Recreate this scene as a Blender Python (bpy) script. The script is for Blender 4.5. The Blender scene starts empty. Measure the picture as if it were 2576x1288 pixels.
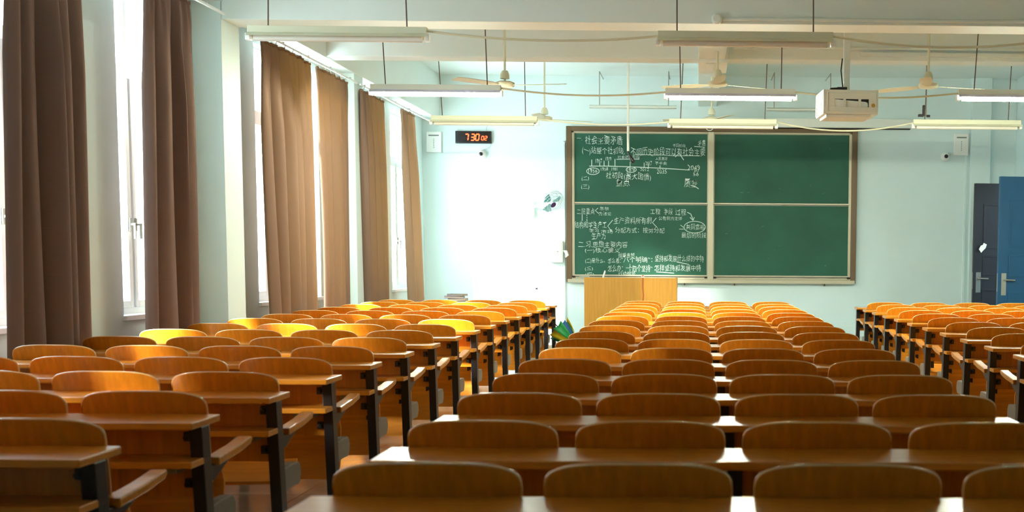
import bpy, bmesh, math, random
from mathutils import Vector, Matrix
random.seed(7)
PI = math.pi
SC = bpy.context.scene
COL = SC.collection

# ------------------------------------------------------------------ camera
F, YAW, PITCH, ROLL, CX, CY = 3264.075, 0.0157, -0.0853, 0.0063, 1804.343, 933.117
CAM = Vector((-0.1181, -3.2354, 1.3052))
fw = Vector((math.sin(YAW)*math.cos(PITCH), math.cos(YAW)*math.cos(PITCH), math.sin(PITCH)))
r0 = Vector((math.cos(YAW), -math.sin(YAW), 0))
u0 = r0.cross(fw)
RT = r0*math.cos(ROLL) + u0*math.sin(ROLL)
UP = -r0*math.sin(ROLL) + u0*math.cos(ROLL)
cd = bpy.data.cameras.new('camera')
cam = bpy.data.objects.new('camera', cd)
COL.objects.link(cam)
cam.matrix_world = Matrix(((RT.x, UP.x, -fw.x, CAM.x), (RT.y, UP.y, -fw.y, CAM.y),
                           (RT.z, UP.z, -fw.z, CAM.z), (0, 0, 0, 1)))
cd.sensor_width = 36
cd.lens = F*36/2576
cd.shift_x = (1288-CX)/2576
cd.shift_y = (CY-644)/2576
cd.clip_start = .05
cd.dof.use_dof = True
cd.dof.focus_distance = 13.0
cd.dof.aperture_fstop = 4.2
SC.camera = cam

def at(px, py, Y):
    """where the sight line of a pixel meets the plane y = Y"""
    d = fw + RT*((px-CX)/F) + UP*((CY-py)/F)
    return CAM + d*((Y-CAM.y)/d.y)

# ------------------------------------------------------------------ light
SC.view_settings.view_transform = 'Standard'
SC.view_settings.look = 'None'
SC.view_settings.gamma = 1
SC.view_settings.use_curve_mapping = False
SC.view_settings.exposure = 1.48
W = bpy.data.worlds.new('sky')
SC.world = W
W.use_nodes = True
bg = W.node_tree.nodes['Background']
bg.inputs[0].default_value = (0.80, 0.95, 1.0, 1)
bg.inputs[1].default_value = 7.0
sd = bpy.data.lights.new('sun', 'SUN')
sun = bpy.data.objects.new('sun', sd)
COL.objects.link(sun)
AZ, EL = math.radians(47), math.radians(22)
sv = Vector((math.sin(AZ)*math.cos(EL), math.cos(AZ)*math.cos(EL), -math.sin(EL)))
sun.rotation_euler = sv.to_track_quat('-Z', 'Y').to_euler()
sun.location = (-12, -6, 8)
sd.energy = 12
sd.angle = 0.12
sd.color = (1, .95, .84)
try:
    SC.cycles.use_denoising = True
    SC.cycles.max_bounces = 8
    SC.cycles.diffuse_bounces = 5
    SC.cycles.transparent_max_bounces = 12
    SC.cycles.sample_clamp_indirect = 8
    SC.cycles.caustics_reflective = False
    SC.cycles.caustics_refractive = False
except Exception:
    pass

# ------------------------------------------------------------------ materials
def lin(c):
    return tuple(((v/255)/12.92 if v/255 <= .04045 else ((v/255+.055)/1.055)**2.4) for v in c)

def mat(name, rgb, rough=.5, metal=0, spec=.5, coat=0, noise=0, nscale=6, emit=0, vscale=(1, 1, 1), ecol=None, bump=0):
    m = bpy.data.materials.new(name)
    m.use_nodes = True
    n, l = m.node_tree.nodes, m.node_tree.links
    b = n['Principled BSDF']
    c = lin(rgb)
    b.inputs['Base Color'].default_value = (*c, 1)
    b.inputs['Roughness'].default_value = rough
    b.inputs['Metallic'].default_value = metal
    b.inputs['Specular IOR Level'].default_value = spec
    b.inputs['Coat Weight'].default_value = coat
    b.inputs['Coat Roughness'].default_value = .12
    if emit:
        b.inputs['Emission Color'].default_value = (*lin(ecol or rgb), 1)
        b.inputs['Emission Strength'].default_value = emit
    if noise or bump:
        tc = n.new('ShaderNodeTexCoord')
        mp = n.new('ShaderNodeMapping')
        mp.inputs['Scale'].default_value = vscale
        nt = n.new('ShaderNodeTexNoise')
        nt.inputs['Scale'].default_value = nscale
        nt.inputs['Detail'].default_value = 5
        l.new(tc.outputs['Object'], mp.inputs[0])
        l.new(mp.outputs[0], nt.inputs['Vector'])
        if noise:
            mr = n.new('ShaderNodeMapRange')
            mr.inputs['From Min'].default_value = .3
            mr.inputs['From Max'].default_value = .7
            mr.inputs['To Min'].default_value = 1-noise
            mr.inputs['To Max'].default_value = 1+noise
            l.new(nt.outputs[0], mr.inputs[0])
            mx = n.new('ShaderNodeMix')
            mx.data_type = 'RGBA'
            mx.blend_type = 'MULTIPLY'
            mx.inputs['Factor'].default_value = 1
            mx.inputs['A'].default_value = (*c, 1)
            l.new(mr.outputs[0], mx.inputs['B'])
            l.new(mx.outputs['Result'], b.inputs['Base Color'])
        if bump:
            bp = n.new('ShaderNodeBump')
            bp.inputs['Strength'].default_value = bump
            bp.inputs['Distance'].default_value = .01
            l.new(nt.outputs[0], bp.inputs['Height'])
            l.new(bp.outputs[0], b.inputs['Normal'])
    return m

M = {}
M['wall'] = mat('wall_paint', (213, 231, 231), .6, noise=.02, nscale=2)
M['ceil'] = mat('ceiling_paint', (223, 234, 230), .7, noise=.02, nscale=2)
M['white'] = mat('white_enamel', (226, 230, 220), .4)
M['cream'] = mat('cream_enamel', (214, 214, 188), .45)
M['alu'] = mat('white_aluminium', (225, 230, 232), .35)
M['wood'] = mat('varnished_plywood', (207, 130, 26), .32, coat=.2, noise=.16, nscale=9, vscale=(5, 5, .35))
M['woodx'] = mat('varnished_board', (207, 133, 34), .3, coat=.12, noise=.14, nscale=9, vscale=(.4, 6, 6))
M['edge'] = mat('lit_plywood_edge', (236, 194, 132), .14, coat=1)  # plywood edge, its colour lightened to carry the chairs' rim highlights
M['lect'] = mat('lectern_veneer', (200, 144, 54), .4, noise=.1, nscale=7, vscale=(6, 6, .3))
M['black'] = mat('black_steel', (22, 20, 22), .35)
M['grey'] = mat('grey_casting', (122, 116, 104), .4)
M['lgrey'] = mat('light_grey_steel', (150, 150, 138), .4)
M['rod'] = mat('brown_steel_rod', (92, 72, 62), .5)
M['board'] = mat('green_chalkboard', (27, 82, 62), .55, noise=.13, nscale=2.2, spec=.35)
M['bronze'] = mat('bronze_aluminium', (98, 76, 50), .42, metal=.2)
M['silver'] = mat('champagne_aluminium', (182, 174, 150), .38, metal=.25)
M['chalk'] = mat('chalk', (214, 226, 216), .9)
M['plastic'] = mat('white_plastic', (236, 238, 234), .35)
M['dark'] = mat('dark_plastic', (26, 22, 26), .3)
M['blue'] = mat('blue_door_paint', (18, 80, 122), .4, noise=.05, nscale=3)
M['navy'] = mat('navy_leaf_tone', (14, 17, 28), .45, noise=.05, nscale=3)  # near-black navy tone for the far leaf
M['chrome'] = mat('brushed_steel', (178, 176, 168), .3, metal=.9)
M['tube'] = mat('lit_tube', (245, 244, 255), .4, emit=175, ecol=(247, 253, 228))
M['tubeoff'] = mat('unlit_tube', (226, 226, 214), .3)
M['refl'] = mat('lit_reflector', (214, 214, 240), .35)  # violet-white tube glow put into the reflector colour
M['led'] = mat('led_red', (255, 60, 30), .4, emit=5, ecol=(255, 52, 20))
M['paper'] = mat('paper', (226, 226, 220), .8)
M['ink'] = mat('grey_ink', (120, 124, 128), .8)
M['red'] = mat('red_cord', (190, 52, 30), .6)
M['brass'] = mat('brass', (196, 150, 60), .35, metal=.6)
M['strip'] = mat('pale_podium_tile', (206, 200, 186), .35)
M['green'] = mat('green_nylon', (10, 128, 62), .5)
M['yellow'] = mat('yellow_nylon', (214, 190, 30), .5)
M['bluef'] = mat('blue_nylon', (40, 84, 140), .5)
M['purple'] = mat('purple_plastic', (70, 30, 90), .4)
M['label'] = mat('red_label', (206, 60, 60), .5)
M['bottle'] = mat('clear_plastic', (226, 236, 236), .15)
M['bookc'] = mat('book_cover', (60, 56, 66), .5)
M['bookb'] = mat('blue_book_cover', (104, 106, 180), .5)
M['bookp'] = mat('book_pages', (206, 196, 184), .8)
M['teal'] = mat('teal_blade', (96, 176, 180), .35)
M['wire'] = mat('white_wire', (206, 212, 212), .4)

def floor_mat():
    m = mat('polished_tile', (168, 152, 134), .16, coat=.3)
    n, l = m.node_tree.nodes, m.node_tree.links
    b = n['Principled BSDF']
    tc = n.new('ShaderNodeTexCoord')
    br = n.new('ShaderNodeTexBrick')
    br.offset = 0
    br.inputs['Scale'].default_value = 1
    br.inputs['Brick Width'].default_value = .6
    br.inputs['Row Height'].default_value = .6
    br.inputs['Mortar Size'].default_value = .003
    br.inputs['Color1'].default_value = (*lin((176, 158, 138)), 1)
    br.inputs['Color2'].default_value = (*lin((166, 148, 130)), 1)
    br.inputs['Mortar'].default_value = (*lin((110, 98, 88)), 1)
    l.new(tc.outputs['Object'], br.inputs['Vector'])
    nt = n.new('ShaderNodeTexNoise')
    nt.inputs['Scale'].default_value = 5
    nt.inputs['Detail'].default_value = 6
    l.new(tc.outputs['Object'], nt.inputs['Vector'])
    mr = n.new('ShaderNodeMapRange')
    mr.inputs['To Min'].default_value = .85
    mr.inputs['To Max'].default_value = 1.15
    l.new(nt.outputs[0], mr.inputs[0])
    mx = n.new('ShaderNodeMix')
    mx.data_type = 'RGBA'
    mx.blend_type = 'MULTIPLY'
    mx.inputs['Factor'].default_value = 1
    l.new(br.outputs['Color'], mx.inputs['A'])
    l.new(mr.outputs[0], mx.inputs['B'])
    l.new(mx.outputs['Result'], b.inputs['Base Color'])
    return m
M['floor'] = floor_mat()

def cloth_mat(name='curtain_cloth', dcol=(134, 110, 98), tcol=(206, 172, 112), tr=.26):
    m = bpy.data.materials.new(name)
    m.use_nodes = True
    n, l = m.node_tree.nodes, m.node_tree.links
    n.remove(n['Principled BSDF'])
    out = n['Material Output']
    d = n.new('ShaderNodeBsdfDiffuse')
    t = n.new('ShaderNodeBsdfTranslucent')
    g = n.new('ShaderNodeBsdfGlossy')
    g.inputs['Roughness'].default_value = .45
    g.inputs['Color'].default_value = (*lin((150, 120, 96)), 1)
    d.inputs['Color'].default_value = (*lin(dcol), 1)
    t.inputs['Color'].default_value = (*lin(tcol), 1)
    tc = n.new('ShaderNodeTexCoord')
    mp = n.new('ShaderNodeMapping')
    mp.inputs['Rotation'].default_value = (.5, 0, 0)
    mp.inputs['Scale'].default_value = (1, 3, 18)
    nt = n.new('ShaderNodeTexNoise')
    nt.inputs['Scale'].default_value = 4
    nt.inputs['Detail'].default_value = 4
    l.new(tc.outputs['Object'], mp.inputs[0])
    l.new(mp.outputs[0], nt.inputs['Vector'])
    bp = n.new('ShaderNodeBump')
    bp.inputs['Strength'].default_value = .25
    bp.inputs['Distance'].default_value = .004
    l.new(nt.outputs[0], bp.inputs['Height'])
    l.new(bp.outputs[0], d.inputs['Normal'])
    l.new(bp.outputs[0], g.inputs['Normal'])
    m1 = n.new('ShaderNodeMixShader')
    m1.inputs[0].default_value = tr
    l.new(d.outputs[0], m1.inputs[1])
    l.new(t.outputs[0], m1.inputs[2])
    m2 = n.new('ShaderNodeMixShader')
    m2.inputs[0].default_value = .06
    l.new(m1.outputs[0], m2.inputs[1])
    l.new(g.outputs[0], m2.inputs[2])
    l.new(m2.outputs[0], out.inputs[0])
    return m
M['cloth'] = cloth_mat()
M['thick'] = cloth_mat('dark_cloth', (126, 104, 98), (170, 130, 100), .04)  # darker, nearly opaque variant of the curtain cloth
M['sheer'] = cloth_mat('fill_sheer', (222, 188, 172), (240, 200, 180), .36)  # for unseen added curtains, tinted to throw warm fill on the rear rows
M['thin'] = cloth_mat('lit_cloth', (176, 146, 122), (226, 196, 160), .3)  # paler copy of the curtain cloth, its window glow put into the colour

def glass_mat():
    m = bpy.data.materials.new('window_glass')
    m.use_nodes = True
    n, l = m.node_tree.nodes, m.node_tree.links
    n.remove(n['Principled BSDF'])
    t = n.new('ShaderNodeBsdfTransparent')
    t.inputs[0].default_value = (.96, .98, .98, 1)
    g = n.new('ShaderNodeBsdfGlossy')
    g.inputs['Roughness'].default_value = .02
    x = n.new('ShaderNodeMixShader')
    x.inputs[0].default_value = .06
    l.new(t.outputs[0], x.inputs[1])
    l.new(g.outputs[0], x.inputs[2])
    l.new(x.outputs[0], n['Material Output'].inputs[0])
    return m
M['glass'] = glass_mat()

# ------------------------------------------------------------------ mesh helpers
class MB:
    def __init__(self):
        self.v, self.f = [], []
    def add(self, vs, fs):
        o = len(self.v)
        self.v += [tuple(p) for p in vs]
        self.f += [tuple(i+o for i in f) for f in fs]
        return self
    def box(self, x0, x1, y0, y1, z0, z1, R=None):
        vs = [Vector((x, y, z)) for z in (z0, z1) for y in (y0, y1) for x in (x0, x1)]
        if R is not None:
            vs = [R @ p for p in vs]
        return self.add(vs, [(0, 2, 3, 1), (4, 5, 7, 6), (0, 1, 5, 4), (2, 6, 7, 3), (0, 4, 6, 2), (1, 3, 7, 5)])
    def tube(self, pts, r, seg=10, cap=True):
        pts = [Vector(p) for p in pts]
        rr = r if isinstance(r, (list, tuple)) else [r]*len(pts)
        vs, fs = [], []
        prev = None
        for i, p in enumerate(pts):
            t = (pts[min(i+1, len(pts)-1)] - pts[max(i-1, 0)])
            t = t.normalized() if t.length > 1e-9 else Vector((0, 0, 1))
            if prev is None:
                a = t.orthogonal().normalized()
            else:
                a = (prev - t*prev.dot(t))
                a = a.normalized() if a.length > 1e-6 else t.orthogonal().normalized()
            prev = a
            b = t.cross(a)
            for k in range(seg):
                q = 2*PI*k/seg
                vs.append(p + (a*math.cos(q) + b*math.sin(q))*rr[i])
        n = len(pts)
        for i in range(n-1):
            for k in range(seg):
                fs.append((i*seg+k, i*seg+(k+1) % seg, (i+1)*seg+(k+1) % seg, (i+1)*seg+k))
        if cap:
            fs.append(tuple(range(seg-1, -1, -1)))
            fs.append(tuple((n-1)*seg+k for k in range(seg)))
        return self.add(vs, fs)
    def lathe(self, prof, c=(0, 0, 0), seg=24, R=None):
        vs, fs = [], []
        c = Vector(c)
        for (r, z) in prof:
            for k in range(seg):
                q = 2*PI*k/seg
                p = Vector((r*math.cos(q), r*math.sin(q), z))
                if R is not None:
                    p = R @ p
                vs.append(c + p)
        n = len(prof)
        for i in range(n-1):
            for k in range(seg):
                fs.append((i*seg+k, i*seg+(k+1) % seg, (i+1)*seg+(k+1) % seg, (i+1)*seg+k))
        fs.append(tuple(range(seg-1, -1, -1)))
        fs.append(tuple((n-1)*seg+k for k in range(seg)))
        return self.add(vs, fs)
    def prism(self, poly, y0, y1, axis='y'):
        """closed polygon in the plane across an axis, extruded along it"""
        n = len(poly)
        def P(a, b, t):
            return (a, t, b) if axis == 'y' else ((t, a, b) if axis == 'x' else (a, b, t))
        vs = [P(a, b, y0) for a, b in poly] + [P(a, b, y1) for a, b in poly]
        fs = [tuple(range(n)), tuple(range(2*n-1, n-1, -1))]
        for i in range(n):
            j = (i+1) % n
            fs.append((i, i+n, j+n, j))
        return self.add(vs, fs)
    def mesh(self, name, m, bevel=0, smooth=False, seg=2):
        me = bpy.data.meshes.new(name)
        me.from_pydata(self.v, [], self.f)
        bm = bmesh.new()
        bm.from_mesh(me)
        bmesh.ops.recalc_face_normals(bm, faces=bm.faces)
        if bevel:
            es = [e for e in bm.edges if len(e.link_faces) == 2 and e.calc_face_angle(0) > .6]
            bmesh.ops.bevel(bm, geom=es, offset=bevel, segments=seg, affect='EDGES', profile=.6, clamp_overlap=True)
        if smooth:
            for f in bm.faces:
                f.smooth = True
            for e in bm.edges:
                if len(e.link_faces) == 2 and e.calc_face_angle(0) > .7:
                    e.smooth = False
        bm.to_mesh(me)
        bm.free()
        for q in (m if isinstance(m, (list, tuple)) else [m]):
            me.materials.append(q)
        return me
    def build(self, name, m, parent=None, bevel=0, smooth=False, seg=2):
        return put(name, self.mesh(name, m, bevel, smooth, seg), parent)

def put(name, me, parent=None):
    o = bpy.data.objects.new(name, me)
    COL.objects.link(o)
    if parent is not None:
        o.parent = parent
    return o

def tag(o, label=None, cat=None, group=None, kind=None):
    if label: o['label'] = label
    if cat: o['category'] = cat
    if group: o['group'] = group
    if kind: o['kind'] = kind
    return o

def thing(name, label, cat, loc=(0, 0, 0), group=None, rz=0):
    o = bpy.data.objects.new(name, None)
    o.empty_display_size = .1
    COL.objects.link(o)
    o.location = loc
    o.rotation_euler = (0, 0, rz)
    return tag(o, label, cat, group)

def copy_tree(o, parent=None):
    c = o.copy()
    COL.objects.link(c)
    if parent is not None:
        c.parent = parent
    for ch in list(o.children):
        copy_tree(ch, c)
    return c

def struct(name, mb, m, bevel=0, parent=None):
    return tag(mb.build(name, m, parent, bevel), kind='structure')

# ------------------------------------------------------------------ room shell
Z0 = -.06            # floor
XL, XR = -4.39, 4.85
YB, YF = -6.0, 17.2
ZC = 4.14
struct('floor', MB().box(XL-.3, XR+2.2, YB-.3, YF+.3, Z0-.2, Z0), M['floor'])
struct('ceiling', MB().box(XL-.3, XR+.3, YB-.3, YF+.3, ZC, ZC+.2), M['ceil'])
struct('wall_front', MB().box(XL-.3, XR+.3, YF, YF+.25, Z0-.2, ZC), M['wall'])
struct('wall_back', MB().box(XL-.3, XR+.3, YB-.25, YB, Z0-.2, ZC), M['wall'])
struct('baseboard_front', MB().box(XL, XR, YF-.025, YF, Z0, .275).box(XL, XR, YF-.015, YF, .275, .35), M['wall'], .004)

# left wall with window openings: (y0, y1)
WIN = [(-.5, .9), (1.9, 3.2), (4.35, 5.80), (6.5, 7.3), (9.5, 11.6), (12.75, 13.95), (15.05, 16.45)]  # first two are unseen openings added to light the rear rows
SILL, HEAD = .86, 3.36
WT = .24
wl = MB()
ys = [YB] + [y for w in WIN for y in w] + [YF+.2]
for i in range(0, len(ys), 2):
    wl.box(XL-WT, XL, ys[i], ys[i+1], Z0-.2, ZC)
for a, b in WIN:
    wl.box(XL-WT, XL, a, b, Z0-.2, SILL)
    wl.box(XL-WT, XL, a, b, HEAD, ZC)
struct('wall_left', wl, M['wall'])
wr = MB()
DY0, DY1, DH = 14.42, 16.02, 2.46
wr.box(XR, XR+.2, YB, DY0, Z0-.2, ZC).box(XR, XR+.2, DY1, YF+.2, Z0-.2, ZC).box(XR, XR+.2, DY0, DY1, DH, ZC)
struct('wall_right', wr, M['wall'])
cw = MB().box(XR+2.0, XR+2.1, DY0-2.5, YF+.3, Z0, 2.1).box(XR+.2, XR+2.1, DY0-2.6, DY0-2.5, Z0, 3)
cw.box(XR+.2, XR+2.1, YF+.3, YF+.4, Z0, 3).box(XR+.2, XR+2.1, DY0-2.6, YF+.4, 3, 3.1)
struct('wall_corridor', cw, M['wall'])

# wall pillars and beams
PI_X = -4.14
struct('pillar_1', MB().box(XL, PI_X, 7.96, 8.40, Z0, ZC), M['wall'], .006)
struct('pillar_2', MB().box(XL, PI_X, 12.22, 12.62, Z0, ZC), M['wall'], .006)
struct('pillar_3', MB().box(XL, PI_X, 3.5, 3.94, Z0, ZC), M['wall'], .006)
struct('pillar_4', MB().box(4.13, 4.43, YF-.12, YF, Z0, ZC), M['wall'], .006)
struct('beam_1', MB().box(PI_X, XR, 7.97, 8.36, 3.30, ZC), M['ceil'], .008)
struct('beam_2', MB().box(PI_X, XR, 11.05, 11.36, 3.47, ZC), M['ceil'], .008)
struct('beam_3', MB().box(PI_X, XR, 3.52, 3.92, 3.30, ZC), M['ceil'], .008)
struct('beam_4', MB().box(XL, PI_X+.012, YB, YF, 3.45, ZC), M['ceil'], .008)
struct('beam_5', MB().box(-.12, .17, 11.36, YF, 3.68, ZC), M['ceil'], .008)
struct('beam_6', MB().box(-.12, .17, 8.36, 11.05, 3.42, ZC), M['ceil'], .008)
struct('trim_2', MB().box(-.12, .19, 10.7, 11.5, 3.385, 3.47).box(-.04, .05, 10.75, 11.45, 3.375, 3.385), M['ceil'], .004)

# windows
def handle(parent, x, y, z):
    h = MB().box(x, x+.012, y-.014, y+.014, z-.05, z+.05).box(x+.012, x+.05, y-.008, y+.008, z-.008, z+.008)
    h.box(x+.035, x+.05, y-.009, y+.009, z-.11, z+.01)
    h.build('window_handle', M['lgrey'], parent, .002)

TR0, TR1 = 2.66, 2.75
for wi, (a, b) in enumerate(WIN):
    fx0, fx1 = XL-.17, XL-.10
    t = .055
    fr = MB()
    fr.box(fx0, fx1, a, a+t, SILL, HEAD).box(fx0, fx1, b-t, b, SILL, HEAD)
    fr.box(fx0, fx1, a+t, b-t, SILL, SILL+t).box(fx0, fx1, a+t, b-t, HEAD-t, HEAD)
    fr.box(fx0, fx1, a+t, b-t, TR0, TR1)
    nm = 2 if b-a < 2 else 4
    w = (b-a-2*t)/nm
    for i in range(1, nm):
        y = a+t+w*i
        fr.box(fx0, fx1, y-.03, y+.03, SILL+t, TR0)
        if i == nm//2:
            fr.box(fx0, fx1, y-.025, y+.025, TR1, HEAD-t)
    root = struct('window_%d' % (wi+1), fr, M['alu'], .004)
    for i in range(nm):
        y0, y1 = a+t+w*i+.03, a+t+w*(i+1)-.03
        s = MB()
        sx0, sx1 = fx0+.012, fx1+.012
        s.box(sx0, sx1, y0, y0+.045, SILL+t, TR0).box(sx0, sx1, y1-.045, y1, SILL+t, TR0)
        s.box(sx0, sx1, y0+.045, y1-.045, SILL+t, SILL+t+.05).box(sx0, sx1, y0+.045, y1-.045, TR0-.05, TR0)
        sash = s.build('sash', M['alu'], root, .003)
        MB().box(fx0+.03, fx0+.036, y0+.045, y1-.045, SILL+t+.05, TR0-.05).build('pane', M['glass'], sash)
        handle(sash, sx1, y0+.022 if i % 2 else y1-.022, 1.55)
    MB().box(fx0+.03, fx0+.036, a+t, b-t, TR1, HEAD-t).build('pane', M['glass'], root)
    MB().box(XL-.10, XL+.03, a-.02, b+.02, SILL-.035, SILL+.004).build('window_sill', M['alu'], root, .005)

# guard rail outside the last window
g = MB()
gx, gy0, gy1, gz = XL-.22, 15.06, 16.44, 1.30
g.box(gx-.02, gx+.02, gy0, gy1, gz-.03, gz+.03)
for i in range(15):
    y = gy0+.04+(gy1-gy0-.08)*i/14
    g.box(gx-.009, gx+.009, y-.009, y+.009, SILL+.004, gz-.03)
tag(g.build('guard_rail', M['alu'], None, .002), 'white barred guard rail across the bottom of the window nearest the chalkboard wall', 'railing')

# ------------------------------------------------------------------ curtains
def curtain(label, tops, bots, n, seed, ztop, zbot=.12, mid=None, amp=.045, m='cloth'):
    rnd = random.Random(seed)
    root = thing('curtain', label, 'curtain', (0, 0, 0), 'brown curtains on the window wall')
    wd = [rnd.uniform(.55, 1.6) for _ in range(n)]
    tot = sum(wd)
    edge = [0]
    for q in wd:
        edge.append(edge[-1]+q/tot)
    am = [rnd.uniform(.55, 1.35)*min(1.3, q**.5) for q in wd]
    sk = [rnd.uniform(.32, .68) for _ in range(n)]
    NU, NV = n*16, 34
    xc = -4.09
    vs, fs = [], []
    for j in range(NV+1):
        v = (j/NV)**1.4
        z = ztop + (zbot-ztop)*v
        a, b = tops[0]+(bots[0]-tops[0])*v, tops[1]+(bots[1]-tops[1])*v
        if mid:
            k = 4*v*(1-v)
            a += mid[0]*k
            b += mid[1]*k
        grow = .35+.65*min(1, v*4)
        for i in range(NU+1):
            u = i/NU
            k = max(q for q in range(n) if edge[q] <= u+1e-9)
            t = min(1, (u-edge[k])/(edge[k+1]-edge[k]))
            p_ = sk[k]+.10*math.sin(3*v+k*1.7+seed)
            w_ = t/(2*p_) if t < p_ else .5+(t-p_)/(2*(1-p_))
            f_ = math.sin(PI*w_)**.75
            dx = amp*(2*am[k]*grow*f_-1.0*grow)
            dx += .018*math.sin(u*6.5+seed+2.2*v)*v + .010*math.sin(u*17+seed*2+3*v)*v
            pin = max(0, 1-v/.045)
            dx += .012*math.sin(2*PI*u*n*2.5)*(1-min(1, v/.12)) - .01*pin
            dy = .16*amp*am[k]*grow*math.sin(2*PI*w_+.8*math.sin(2.5*v+k))
            zz = z - (.016*abs(math.sin(PI*u*n)) if j == 0 else 0)
            vs.append((xc+dx, a+(b-a)*u+dy, zz))
    for j in range(NV):
        for i in range(NU):
            p = j*(NU+1)+i
            fs.append((p, p+1, p+NU+2, p+NU+1))
    mb = MB().add(vs, fs)
    o = mb.build('cloth_panel', M[m], root, 0, True)
    for f in o.data.polygons:
        f.use_smooth = True
    sm = o.modifiers.new('s', 'SOLIDIFY')
    sm.thickness = .004
    # stitched heading band
    hv, hf = [], []
    for i in range(NU+1):
        p = Vector(vs[i])
        q = Vector(vs[(NU+1)+i])
        hv += [p+Vector((.006, 0, .012)), p.lerp(q, 1.0)+Vector((.006, 0, 0)) if q.z > ztop-.1 else p+Vector((.006, 0, -.08))]
    for i in range(NU):
        hf.append((2*i, 2*i+2, 2*i+3, 2*i+1))
    h = MB().add(hv, hf).build('heading_tape', M[m], root, 0, True)
    hm = h.modifiers.new('s', 'SOLIDIFY')
    hm.thickness = .004
    for k in range(n):
        y = tops[0]+(tops[1]-tops[0])*(k+.5)/n
        hk = MB().tube([(xc, y, ztop+.005), (xc, y, ztop+.03), (xc+.012, y, ztop+.045)], .004, 6)
        hk.build('hook', M['lgrey'], root)
    return root

curtain('dark brown curtain at the near end of the window wall, closest to the back', (4.50, 5.38), (4.38, 5.40), 5, 3, 3.285, amp=.06, m='thick')
curtain('brown curtain with a seam near its top, beside the first wall pillar', (6.36, 7.19), (6.29, 7.15), 4, 8, 3.285, amp=.055, m='thick')
curtain('wide golden brown curtain behind the left row of chairs, just past the first pillar', (8.87, 10.37), (9.03, 10.46), 6, 5, 3.285)
curtain('brown curtain billowing at its lower edge, right before the second pillar', (10.58, 11.77), (10.72, 11.62), 6, 13, 3.285, mid=(.1, .0))
curtain('narrow brown curtain hanging just past the second wall pillar', (12.35, 13.47), (12.54, 13.70), 5, 21, 3.28)
curtain('thin pale lit curtain in the corner next to the chalkboard wall', (14.45, 15.23), (14.90, 15.79), 4, 34, 3.29, amp=.035, m='thin')
curtain('added unseen sheer curtain lighting the rear rows, just behind the third pillar', (1.75, 3.35), (1.75, 3.35), 6, 44, 3.285, m='sheer')
curtain('added unseen sheer curtain lighting the rear rows, over the rearmost added window', (-.65, 1.05), (-.65, 1.05), 6, 51, 3.285, m='sheer')
def rail(label, y0, y1):
    m_ = MB().box(-4.10, -4.08, y0, y1, 3.322, 3.342)
    k = y0+.2
    r_ = thing('curtain_rail', label, 'curtain rail', (0, 0, 0), 'white curtain rails')
    m_.build('track', M['alu'], r_, .003)
    while k < y1:
        MB().box(-4.14, -4.08, k-.012, k+.012, 3.342, 3.354).build('rail_bracket', M['lgrey'], r_)
        k += .8
rail('white curtain rail over the two windows before the first pillar', 4.1, 7.9)
rail('white curtain rail over the windows between the two pillars', 8.45, 12.15)
rail('white curtain rail over the windows past the second pillar', 12.3, 16.9)

# ------------------------------------------------------------------ desks and chairs
P = .85                      # row pitch
S = .53                      # seat spacing
NR = 16
BX = {'window': -3.015, 'middle': 0.0, 'door': 3.007}
HL = 1.085                   # half length of a desk

# shared meshes (origin at the row line on the floor, z up from Z0)
DZ = .71-Z0
desk_meshes = {
    'desktop': MB().box(-HL, HL, -.285, -.004, DZ-.026, DZ).mesh('desktop', M['woodx'], .005),
    'modesty_panel': MB().box(-HL+.06, HL-.06, -.075, -.058, .465, DZ-.027).mesh('modesty_panel', M['wood'], .002),
    'book_shelf': MB().box(-HL+.012, HL-.012, -.27, -.078, .60, .625).mesh('book_shelf', M['woodx'], .004),
    'armrest': None,
}
def leg_mesh(end):
    m_ = MB()
    w = .024
    prof = [(-.165, DZ-.028), (-.085, DZ-.028), (-.02, .02), (-.09, .02)]
    m_.prism(prof, -w, w, 'x')
    m_.box(-w-.004, w+.004, -.13, .07, 0, .02)
    return m_.mesh('leg', M['black'], .005)
LEG = leg_mesh(True)
ARM = MB().prism([(-.02, .575), (.20, .590), (.33, .608), (.352, .625), (.342, .64), (.20, .622), (-.02, .606)], -.028, .028, 'x').mesh('armrest', M['woodx'], .006)
ARMB = MB().prism([(-.09, .53), (-.03, .52), (.10, .565), (.16, .588), (.06, .582), (-.06, .58)], -.012, .012, 'x').mesh('armrest_bracket', M['black'], .003)
hg = [(-.04, .31), (.05, .325)]
for i in range(13):
    q = -1.25+2.5*i/12
    hg.append((.155+.055*math.cos(q), .375+.055*math.sin(q)))
hg += [(.05, .43), (-.06, .42)]
HING = MB().prism(hg, -.026, .026, 'x').mesh('hinge_cover', M['grey'], .006)
CLIP = MB().box(-.02, .02, -.10, -.076, -.018, .018).lathe([(.011, 0), (.011, .03)], (0, -.10, 0), 10, Matrix.Rotation(PI/2, 3, 'X')).mesh('panel_clip', M['black'], .003)
SHB = MB().box(-.05, .05, -.21, -.09, .572, .599).mesh('shelf_bracket', M['lgrey'], .004)

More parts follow.
